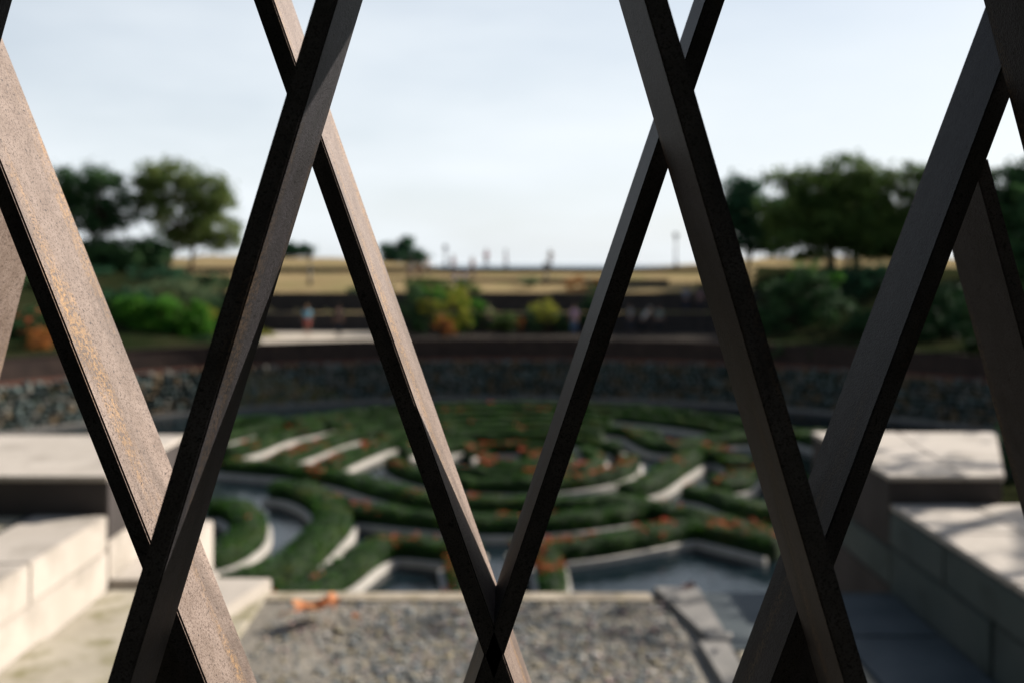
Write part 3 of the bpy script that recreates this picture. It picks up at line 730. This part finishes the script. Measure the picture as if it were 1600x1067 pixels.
tree('dark green tree between the wide lit bar and the rounded olive tree', 148, 74, 425,
     [(120, 282, 52, 32), (165, 296, 44, 34), (140, 340, 50, 34), (110, 330, 62, 36), (60, 300, 60, 45), (190, 325, 24, 24), (205, 345, 18, 14)],
     M['leaf_dark'], 10000, 150, .15, .36, [148], TG, 'bark', .22)
tree('dark spreading tree at the far left edge seen behind the bars', 20, 70, 440, [(10, 330, 60, 60), (-40, 300, 60, 70), (40, 380, 50, 30)],
     M['leaf_dark'], 6000, 90, .16, .4, None, TG)
tree('blue green tree at the left end of the right hand tree mass', 1165, 74, 425,
     [(1162, 310, 30, 34), (1185, 345, 38, 36), (1150, 350, 26, 36), (1200, 372, 30, 22)], M['leaf_blue'], 7000, 90, .18, .42, None, TG)
tree('tallest broad dark tree in the middle of the right hand mass', 1300, 67, 425,
     [(1320, 275, 42, 34), (1270, 300, 56, 34), (1350, 310, 60, 42), (1240, 335, 50, 40), (1300, 345, 90, 42), (1360, 370, 60, 32), (1215, 285, 26, 12), (1250, 380, 60, 26), (1400, 380, 50, 30)],
     M['leaf_green'], 17000, 230, .16, .42, [1300], TG, 'bark', .3)
tree('dark lower tree filling behind the middle of the right hand mass', 1330, 71, 425,
     [(1280, 350, 80, 42), (1370, 360, 80, 40), (1320, 320, 60, 40)], M['leaf_dark'], 9000, 120, .18, .4, [1340], TG, 'bark', .3)
tree('loose airy tree seen between the two right lattice bars', 1410, 66, 425,
     [(1420, 275, 38, 18), (1450, 300, 46, 40), (1400, 330, 30, 36), (1440, 370, 60, 40), (1480, 300, 40, 36)], M['leaf_green'], 8000, 120, .14, .34, None, TG)
tree('dark green tree cut off by the right edge of the view', 1580, 58, 440,
     [(1560, 290, 46, 34), (1610, 310, 60, 60), (1540, 360, 60, 60), (1590, 400, 80, 50)], M['leaf_dark'], 11000, 140, .15, .36, None, TG)
tree('small conical dark tree on the skyline left of the middle', 630, 108, 412, [(632, 385, 14, 14), (628, 398, 30, 12), (655, 404, 12, 6), (608, 392, 14, 10)],
     M['leaf_blue'], 4500, 60, .16, .3, None, TG, 'bark', .12)
tree('low round bushy tree on the skyline beside the tall left lamp', 464, 108, 405, [(462, 389, 22, 9), (450, 393, 14, 7), (480, 392, 10, 6)],
     M['leaf_blue'], 3000, 40, .16, .25, None, TG, 'bark', .1)
SG = 'shrubs on the garden banks'
shrub('long black green clipped mass under the left skyline trees', [(200, 396, 60, 22), (150, 402, 40, 26), (238, 394, 32, 20), (180, 408, 70, 18)], 72, M['leaf_dark'], 16000, 150, .14, .3, SG)
shrub('blue green spreading shrub below the left skyline trees', [(190, 438, 60, 22), (260, 436, 50, 20), (120, 440, 60, 30)], 62, M['leaf_blue'], 6000, 80, .1, .2, SG)
shrub('sage grey mound below the pale left tree trunks', [(275, 458, 55, 20), (320, 462, 26, 16), (225, 462, 30, 14)], 58, M['leaf_sage'], 5500, 80, .08, .18, SG)
shrub('bright leaf green shrub right of the wide lit bar above the rim', [(255, 500, 52, 32), (210, 495, 34, 34), (285, 520, 40, 22), (230, 525, 50, 18), (310, 500, 24, 24)], 54, M['leaf_bright'], 18000, 150, .1, .2, SG)
shrub('yellow green shrub beside the front left bar', [(318, 491, 24, 12), (310, 528, 26, 10)], 54.5, M['leaf_yellow'], 1800, 26, .08, .12, SG)
shrub('dark shrub behind the bright green one', [(325, 510, 34, 34), (180, 520, 30, 40), (345, 480, 20, 24)], 56.5, M['leaf_dark'], 5000, 60, .09, .18, SG)
shrub('dark shrub with orange red blossoms at the far left above the rim', [(50, 515, 40, 40), (15, 530, 40, 40), (90, 530, 30, 34)], 49, M['leaf_dark'], 6000, 70, .09, .18, SG, (M['blossom'], 260, .07))
shrub('rust and yellow flowering shrub left of the wide lit bar', [(58, 535, 22, 22)], 47, M['leaf_rust'], 900, 20, .07, .12, SG)
shrub('dark green shrub under the olive tree above the sage mound', [(340, 445, 30, 18), (310, 440, 26, 14)], 64, M['leaf_dark'], 2600, 40, .1, .2, SG)
shrub('mid green shrub directly behind the bright leaf green one', [(200, 472, 60, 24), (150, 480, 50, 30), (120, 500, 40, 40)], 55.5, M['leaf_blue'], 7000, 90, .09, .2, SG)
shrub('sage green low planting along the left rim', [(120, 545, 50, 14), (200, 545, 50, 12), (270, 540, 50, 10), (340, 535, 40, 10)], 52.5, M['leaf_dark'], 6000, 90, .08, .14, SG)
shrub('dark leafy planting at the left end of the walkway', [(375, 500, 26, 34), (350, 520, 30, 20)], 56, M['leaf_dark'], 4000, 60, .09, .16, SG)
shrub('dark tall shrub at the very left edge', [(-20, 470, 60, 70), (40, 450, 40, 30)], 56, M['leaf_dark'], 6000, 60, .12, .24, SG)
shrub('pale yellow green tuft at the left end of the walkway', [(418, 528, 14, 9), (400, 520, 16, 12)], 55.3, M['leaf_yellow'], 900, 14, .07, .1, SG)
shrub('green bush beside the middle lit bar on the walkway', [(640, 470, 26, 26), (655, 495, 24, 26)], 57.6, M['leaf_dark'], 3500, 44, .08, .15, SG)
shrub('yellow green flowering bush in the middle of the walkway', [(700, 490, 30, 24), (715, 465, 26, 14), (670, 480, 20, 16)], 57.0, M['leaf_yellow'], 3200, 44, .07, .13, SG)
shrub('leafy green bush behind the orange flower clump', [(722, 495, 22, 26), (745, 480, 14, 20), (680, 462, 40, 14)], 58.3, M['leaf_bright'], 3000, 40, .07, .14, SG)
shrub('low orange flower clump in front of the yellow green bush', [(693, 508, 13, 16), (700, 520, 12, 10)], 55.4, M['leaf_rust'], 900, 14, .07, .09, SG)
shrub('small pale yellow flower clump right of the orange one', [(733, 502, 7, 8)], 55.6, M['leaf_yellow'], 300, 6, .06, .06, SG)
shrub('yellow green plant left of the lavender clad stroller', [(850, 485, 22, 16), (862, 490, 14, 12)], 57.4, M['leaf_yellow'], 900, 26, .07, .13, SG)
shrub('round green bush between the middle bars', [(838, 500, 18, 18), (872, 505, 20, 16)], 58.4, M['leaf_dark'], 2200, 30, .08, .14, SG)
shrub('tall rust coloured shrub behind the middle right bar', [(900, 448, 16, 14), (905, 470, 14, 16), (925, 445, 16, 8)], 66, M['leaf_rust'], 1600, 26, .09, .16, SG)
shrub('green shrub right of the rust coloured one', [(925, 468, 16, 22), (915, 495, 20, 18)], 59, M['leaf_dark'], 2200, 30, .08, .14, SG)
shrub('dark low shrub along the wall between the flowering bush and the pale yellow clad stroller', [(775, 500, 22, 14), (800, 505, 22, 12)], 58.2, M['leaf_green'], 2200, 34, .07, .13, SG)
shrub('small rust flowering tuft beside the dark low shrub', [(812, 508, 9, 9)], 56.6, M['leaf_rust'], 350, 8, .06, .07, SG)
shrub('dark shrub row atop the terrace left of the middle lit bar', [(590, 452, 24, 8), (560, 455, 20, 6)], 64.5, M['leaf_dark'], 1600, 30, .08, .14, SG)
shrub('green shrub on the terrace above the flowering bush', [(660, 446, 30, 10), (700, 448, 34, 9), (740, 450, 20, 8)], 64.6, M['leaf_green'], 3200, 44, .08, .15, SG)
shrub('tawny grass tuft on the lawn left of the short lamp post', [(828, 440, 20, 6)], 68, M['leaf_sage'], 700, 12, .08, .12, SG)
shrub('dark hedge like shrub row on the terrace at the right of the lawn', [(1140, 445, 30, 12), (1110, 450, 26, 8)], 65, M['leaf_dark'], 2600, 40, .08, .16, SG)
shrub('large black green bush below the right hand trees', [(1230, 500, 58, 56), (1300, 510, 70, 56), (1260, 450, 50, 30), (1190, 520, 40, 40)], 56, M['leaf_dark'], 15000, 150, .1, .2, SG)
shrub('bright green sprig crowning the large black green bush', [(1262, 425, 22, 16), (1295, 435, 22, 14), (1240, 440, 20, 8)], 57, M['leaf_bright'], 1300, 26, .08, .15, SG)
shrub('blue green shrub bank right of the large dark bush', [(1350, 455, 60, 30), (1400, 440, 50, 30), (1330, 430, 40, 18)], 60, M['leaf_blue'], 8000, 90, .1, .22, SG)
shrub('dark low bank of shrubs between the two right bars', [(1400, 515, 80, 48), (1480, 505, 70, 55)], 52, M['leaf_dark'], 12000, 120, .1, .22, SG)
shrub('dark shrub bank behind the rightmost bars', [(1560, 500, 70, 70), (1600, 560, 60, 50)], 46, M['leaf_dark'], 11000, 110, .1, .22, SG)
shrub('dark low ground cover along the right rim of the bowl', [(1250, 550, 60, 10), (1350, 552, 60, 12), (1450, 550, 60, 14), (1530, 556, 40, 14)], 50.5, M['leaf_dark'], 9000, 110, .08, .16, SG)
shrub('pale green patch of shrub seen by the rearmost right bar', [(1480, 452, 30, 8), (1450, 470, 26, 8)], 53, M['leaf_sage'], 1200, 24, .08, .14, SG)
shrub('dark leafy plant beside the right stone end block', [(1610, 700, 34, 60), (1640, 640, 40, 60)], 7.8, M['leaf_dark'], 3500, 60, .035, .05, SG)

# unseen stream-side plane trees, massed round the lens to block sky light
rt = random.Random(11)
def big_tree(x, y, hgt, rad, label, m, n=9000, leaf=.14, low=.35):
    t = empty('plane_tree', (x, y, -1.7), label, 'tree', 'plane trees lining the stream')
    B = []
    for i in range(9):
        a = i * 2.4; q = rad * .55 * math.sqrt(i / 9); B.append((q * math.cos(a), q * math.sin(a), hgt * (low + .32 + .28 * rt.random()), rad * .6, rad * .6, hgt * .24))
    link('crown', quads_mesh('crown', leaf_quads(clump_points(B, n, 160, .34), leaf, .2, .8), m), t)
    V = []; Fc = []; tube_vf([Vector((0, 0, -.3)), Vector((.1, 0, hgt * .3)), Vector((-.1, .1, hgt * .6)), Vector((0, 0, hgt * .9))], [.28, .22, .15, .04], 9, V, Fc)
    for b in B:
        q = Vector((0, 0, hgt * rt.uniform(.3, .6))); e = Vector(b[:3]); tube_vf([q, q.lerp(e, .5), e], [.1, .06, .02], 6, V, Fc)
    link('trunk', mesh('trunk', V, Fc, M['bark_pale'], True), t)
    return t
for bx, by, bh, br, lab in ((-5, -6.5, 15, 6, 'dense plane tree behind the lens on the left bank of the stream'), (5.5, -6.5, 15, 6, 'dense plane tree behind the lens on the right bank of the stream'),
        (0, -12, 17, 7, 'tallest plane tree upstream behind the footbridge'), (-13.5, -3, 15, 6, 'plane tree on the left bank beside the footbridge'),
        (-14, -14, 16, 7, 'plane tree at the back of the left bank'), (14.5, -8, 16, 7, 'plane tree at the back of the right bank'), (-15.5, 6, 14, 5.5, 'plane tree on the left bank beyond the footbridge'),
        (24, -14, 15, 7, 'plane tree farthest back on the right bank'), (-24, 2, 15, 7, 'plane tree farthest out on the left bank')):
    big_tree(bx, by, bh, br, lab, M['leaf_dark'], 17000, .24, -.08)
for bx, by, bh, br, lab in ((27, 42, 11, 5, 'plane tree on the right rim of the bowl nearest the stone wall'), (31, 33, 12, 5.5, 'plane tree on the right rim of the bowl midway'), (29, 24, 11, 5, 'plane tree on the right rim of the bowl closest to the stream')):
    tt = big_tree(bx, by, bh, br, lab, M['leaf_dark'], 12000, .24, .0); tt.location.z = -ground_h(bx, by)
# sparse tree whose twigs throw the shadows across the right ledge
t = empty('young_tree', (9.3, 9.3, -1.7), 'young bare-limbed tree on the right bank shading the ledge', 'tree')
V = []; Fc = []; tube_vf([Vector((0, 0, -.3)), Vector((.1, 0, 1.8)), Vector((-.2, .1, 3.6)), Vector((-.1, 0, 5.6))], [.11, .08, .05, .015], 8, V, Fc)
tips = []
for i in range(16):
    q = Vector((-.1, 0, 1.8 + i * .2)); a = i * 2.4; e = q + Vector((math.cos(a) * 1.5, math.sin(a) * 1.5, .5 + rt.random() * .8)); mdl = q.lerp(e, .5) + Vector((0, 0, .15))
    tube_vf([q, mdl, e], [.035, .022, .007], 5, V, Fc); tips += [mdl, e]
link('trunk', mesh('trunk', V, Fc, M['bark_pale'], True), t)
TP = np.array([tuple(v) for v in tips]); pts = TP[RNG.integers(0, len(TP), 900)] + RNG.normal(size=(900, 3)) * .16
link('crown', quads_mesh('crown', leaf_quads(pts, .06), M['leaf_olive']), t)

# ------------------------------------------------------------------ lamp posts
def lamp(px, ytop, D, label):
    X = (px - CX) / F * D; gz = -ground_h(X, D); zt = PZ(ytop, D); H = zt - gz
    t = empty('street_lamp', (X, D, gz), label, 'street lamp', 'garden street lamps')
    V, Fc = tube_vf([Vector((0, 0, -.1)), Vector((0, 0, .5)), Vector((0, 0, .56)), Vector((0, 0, H - .55))], [.15, .13, .085, .065], 10); link('post', mesh('post', V, Fc, M['lamp'], True), t)
    V, Fc = tube_vf([Vector((0, 0, H - .56)), Vector((0, 0, H - .48)), Vector((0, 0, H - .12))], [.1, .16, .23], 8); link('lantern', mesh('lantern', V, Fc, M['lampglass']), t)
    V, Fc = tube_vf([Vector((0, 0, H - .12)), Vector((0, 0, H - .07)), Vector((0, 0, H))], [.27, .22, .05], 8); link('lamp_cap', mesh('lamp_cap', V, Fc, M['lamp']), t)
    V, Fc = tube_vf([Vector((0, 0, H - .62)), Vector((0, 0, H - .55))], [.09, .1], 8); link('collar', mesh('collar', V, Fc, M['lamp']), t)
lamp(484, 391, 70, 'tall dark lamp post on the tan lawn, left of the middle')
lamp(696, 383, 92, 'small lamp post on the skyline right of the conical tree')
lamp(1056, 364, 88, 'lamp post standing clear against the sky on the right')
lamp(853, 410, 72, 'short dark lamp post against the lawn in the middle')

# ------------------------------------------------------------------ people
SK = flat('skin_light', (.50, .30, .22), .6); SK2 = flat('skin_tan', (.33, .18, .12), .6)
HA = {'brown': flat('hair_brown', (.06, .035, .02)), 'black': flat('hair_black', (.015, .013, .012)), 'fair': flat('hair_fair', (.35, .22, .10)), 'grey': flat('hair_grey', (.35, .34, .32))}
SHOE = flat('shoe_dark', (.04, .035, .03))
CL = {}
def cloth(c):
    k = tuple(c)
    if k not in CL: CL[k] = flat('cloth_%d' % len(CL), c, .9)
    return CL[k]
def skinned(name, verts, edges, radii, m, parent, sub=1):
    me = bpy.data.meshes.new(name); me.from_pydata(verts, edges, []); me.update(); me.materials.append(m)
    o = link(name, me, parent)
    md = o.modifiers.new('skin', 'SKIN'); md.use_smooth_shade = True
    if not me.skin_vertices: me.skin_vertices.new(name='skin')
    sv = me.skin_vertices[0].data
    for i, r_ in enumerate(radii):
        sv[i].radius = r_ if isinstance(r_, tuple) else (r_, r_); sv[i].use_root = (i == 0)
    if sub: o.modifiers.new('sub', 'SUBSURF').levels = sub; o.modifiers[-1].render_levels = sub
    return o
def person(px, D, H, label, top, bot, hair='brown', face=0.0, stride=.12, arms='down', bend=0.0, shorts=False, skin=SK, sit=False, ybase=None, gap=0):
    X = (px - CX) / F * D; gz = -ground_h(X, D)
    s = H / 1.7
    t = empty('person', (X, D, gz), label, 'person', 'strollers in the garden', face); t.scale = (s, s, s)
    st = stride; pz = .92 if not sit else .45
    B = lambda y, z: Vector((0, y - math.sin(bend) * (z - pz) if z > pz else y, pz + (z - pz) * math.cos(bend) if z > pz else z))
    def bp(x, y, z): v = B(y, z); return (x, v.y, v.z)
    hp = [(0, 0, pz)]
    if sit: lg = lambda k: [(k * .09, 0, pz - .02), (k * .1, -.42, pz + .04), (k * .1, -.46, .08), (k * .1, -.6, .03)]
    else: lg = lambda k: [(k * .09, 0, pz - .06), (k * .095, -.03 + k * st * .5, .48), (k * .095, k * st, .08), (k * .1, k * st - .16, .03)]
    sw = pz - .92
    if arms == 'down': am = lambda k: [bp(k * .18, 0, 1.40 + sw), bp(k * .235, .02, 1.13 + sw), bp(k * .24, -.06 - k * st * .6, .88 + sw), bp(k * .235, -.09 - k * st * .7, .79 + sw)]
    elif arms == 'bent': am = lambda k: [bp(k * .18, 0, 1.40 + sw), bp(k * .24, .03, 1.14 + sw), bp(k * .15, -.2, 1.18 + sw), bp(k * .10, -.28, 1.22 + sw)]
    else: am = lambda k: ([bp(.18, 0, 1.40 + sw), bp(.26, -.05, 1.18 + sw), bp(.18, -.2, 1.38 + sw), bp(.1, -.2, 1.5 + sw)] if k > 0 else [bp(-.18, 0, 1.40 + sw), bp(-.235, .02, 1.13 + sw), bp(-.24, -.06, .88 + sw), bp(-.235, -.08, .79 + sw)])
    tor = [bp(0, 0, 1.1 + sw), bp(0, .01, 1.32 + sw), bp(0, 0, 1.46 + sw), bp(0, -.02, 1.56 + sw), bp(0, -.02, 1.63 + sw)]
    V = [(0, 0, pz)] + tor; E = [(0, 1), (1, 2), (2, 3), (3, 4), (4, 5)]; Rr = [(.13, .1), (.115, .085), (.14, .095), (.05, .05), (.078, .09), (.066, .08)]
    for k in (1, -1):
        a = am(k); i = len(V); V += a; E += [(2, i), (i, i + 1), (i + 1, i + 2), (i + 2, i + 3)]; Rr += [.048, .038, .026, .024]
        # fingers and thumb
        hx = Vector(a[3]); dr = (hx - Vector(a[2])).normalized(); sd_ = Vector((0, 1, 0)).cross(dr).normalized() if abs(dr.y) < .9 else Vector((1, 0, 0)); fr = dr.cross(sd_)
        for fi, (off, ln) in enumerate(((-.024, .062), (-.008, .078), (.008, .074), (.024, .058))):
            b0 = hx + fr * off + dr * .02; b1 = b0 + dr * ln * .6; b2 = b1 + dr * ln * .4 - sd_ * k * .012; j = len(V)
            V += [tuple(b0), tuple(b1), tuple(b2)]; E += [(i + 3, j), (j, j + 1), (j + 1, j + 2)]; Rr += [.009, .008, .007]
        j = len(V); V += [tuple(hx - fr * .03), tuple(hx - fr * .045 + dr * .035)]; E += [(i + 3, j), (j, j + 1)]; Rr += [.010, .009]
        l = lg(k); i = len(V); V += l; E += [(0, i), (i, i + 1), (i + 1, i + 2), (i + 2, i + 3)]; Rr += [.082, .055, .037, .034]
    # nose, ears
    h = Vector(tor[4]); hz_ = Vector(tor[3])
    j = len(V); V += [(0, h.y - .105, h.z - .035)]; E += [(4, j)]; Rr += [.012]
    skinned('body', V, E, Rr, skin, t, 1)
    # hair cap, eyes, mouth
    bm = bmesh.new(); bmesh.ops.create_uvsphere(bm, u_segments=12, v_segments=8, radius=.1)
    for v in list(bm.verts):
        if v.co.z < -.02 and v.co.y < .02: v.co *= .7
        v.co.y *= 1.08
    me = bpy.data.meshes.new('hair'); bm.to_mesh(me); bm.free(); me.materials.append(HA[hair]); me.polygons.foreach_set('use_smooth', [True] * len(me.polygons))
    link('hair', me, t, (h.x, h.y + .022, h.z + .018))
    for sx in (-.03, .03):
        V2, F2 = box_vf(-.012, .012, -.006, .006, -.006, .006); link('eye', mesh('eye', V2, F2, SHOE), t, (sx, h.y - .098, h.z - .015))
    V2, F2 = box_vf(-.02, .02, -.005, .005, -.004, .004); link('mouth', mesh('mouth', V2, F2, flat('lip', (.35, .1, .09)) if 'lip' not in bpy.data.materials else bpy.data.materials['lip']), t, (0, h.y - .088, h.z - .075))
    # shirt
    V = [bp(0, 0, pz + .02), tor[0], tor[1], bp(0, 0, 1.42 + sw)]; E = [(0, 1), (1, 2), (2, 3)]; Rr = [(.15, .115), (.135, .105), (.158, .112), (.085, .07)]
    for k in (1, -1):
        a = am(k); i = len(V); V += [a[0], tuple(Vector(a[0]).lerp(Vector(a[1]), .85))]; E += [(2, i), (i, i + 1)]; Rr += [.066, .058]
    skinned('shirt', V, E, Rr, cloth(top), t, 1)
    V = [(0, 0, pz + .04), (0, 0, pz - .06)]; E = [(0, 1)]; Rr = [(.148, .112), (.145, .11)]
    for k in (1, -1):
        l = lg(k); i = len(V)
        if shorts: V += [l[0], tuple(Vector(l[0]).lerp(Vector(l[1]), .8))]; E += [(1, i), (i, i + 1)]; Rr += [.096, .085]
        else: V += l[:3]; E += [(1, i), (i, i + 1), (i + 1, i + 2)]; Rr += [.096, .072, .055]
    skinned('shorts' if shorts else 'trousers', V, E, Rr, cloth(bot), t, 1)
    for k in (1, -1):
        l = lg(k); a = Vector(l[2]); b = Vector(l[3])
        V2, F2 = tube_vf([a + Vector((0, .05, -.045)), a + Vector((0, 0, -.04)), b + Vector((0, .03, .0)), b + Vector((0, -.03, -.005))], [.035, .048, .042, .02], 8)
        link('shoe', mesh('shoe', V2, F2, SHOE, True), t)
    return t
person(480, 56.0, 1.74, 'stroller in a light blue top and red shorts on the walkway', (.22, .55, .72), (.55, .07, .07), 'fair', R(20), .06, 'down', 0, True)
person(529, 55.6, 1.76, 'stroller all in dark clothes right of the one in light blue', (.035, .045, .06), (.03, .035, .045), 'brown', R(-160), .08, 'down', 0, False, SK2)
person(763, 58.2, 1.74, 'stroller in a pale yellow top standing by the dark wall', (.60, .62, .30), (.03, .04, .05), 'brown', R(10), .05, 'bent')
person(897, 57.0, 1.72, 'stroller in a lavender top and blue jeans between the middle bars', (.50, .34, .55), (.14, .22, .36), 'brown', R(-30), .08, 'down')
person(1003, 56.2, 1.74, 'stroller in a white top stooping forward on the right walkway', (.60, .66, .66), (.02, .025, .03), 'grey', R(90), .12, 'bent', R(38))
person(1030, 57.6, 1.62, 'stroller in a grey green top behind the stooping one', (.22, .32, .30), (.03, .04, .05), 'brown', R(15), .08, 'down')
person(1072, 61.5, 1.72, 'visitor in a blue grey shirt up on the narrow terrace strip', (.16, .25, .36), (.04, .05, .08), 'brown', R(-20), .1, 'bent')
person(1094, 61.8, 1.70, 'visitor in a dull plum shirt beside the one in blue grey', (.20, .13, .19), (.05, .05, .07), 'black', R(30), .1, 'down')
person(641, 73, 1.72, 'visitor in a pale grey top on the lawn right of the middle lit bar', (.42, .40, .38), (.10, .08, .08), 'brown', R(0), .12, 'down')
person(655, 73.6, 1.62, 'visitor in a brown top beside the one in pale grey', (.26, .16, .12), (.06, .05, .05), 'black', R(25), .1, 'down')
person(712, 74.4, 1.2, 'visitor in white sitting on the lawn wall, left of the seated pair', (.75, .73, .78), (.45, .45, .60), 'fair', R(-10), 0, 'bent', 0, False, SK, True)
person(725, 74.8, 1.2, 'visitor in lilac blue sitting on the lawn wall, right of the seated pair', (.38, .42, .70), (.5, .5, .55), 'brown', R(20), 0, 'bent', 0, False, SK, True)
person(708, 82, 1.7, 'visitor in a dusky top walking behind the seated pair', (.34, .22, .24), (.14, .12, .13), 'brown', R(40), .16, 'down')
person(760, 88, 1.7, 'visitor in a red top on the upper lawn near the skyline', (.52, .06, .14), (.06, .05, .07), 'brown', R(-30), .14, 'down')
person(860, 88, 1.7, 'visitor in a cream top by the short middle lamp post', (.55, .48, .42), (.10, .09, .08), 'fair', R(10), .12, 'down')
person(668, 80, 1.7, 'visitor in a white top farther up the lawn behind the lit bar', (.66, .62, .60), (.12, .10, .10), 'brown', R(50), .12, 'down')
person(790, 90, 1.7, 'visitor in a dark blue top near the skyline right of the one in red', (.06, .09, .20), (.05, .05, .06), 'black', R(80), .14, 'down')
person(738, 79, 1.68, 'visitor in a peach top just right of the seated pair', (.62, .36, .26), (.10, .10, .14), 'fair', R(-40), .1, 'down')
person(985, 58.6, 1.68, 'visitor in a pale grey top left of the stooping one', (.40, .43, .44), (.06, .07, .09), 'brown', R(-70), .1, 'down')
person(1322, 77, 1.72, 'figure in a pale beige top half hidden under the right trees', (.42, .34, .30), (.10, .09, .08), 'grey', R(0), .08, 'down')
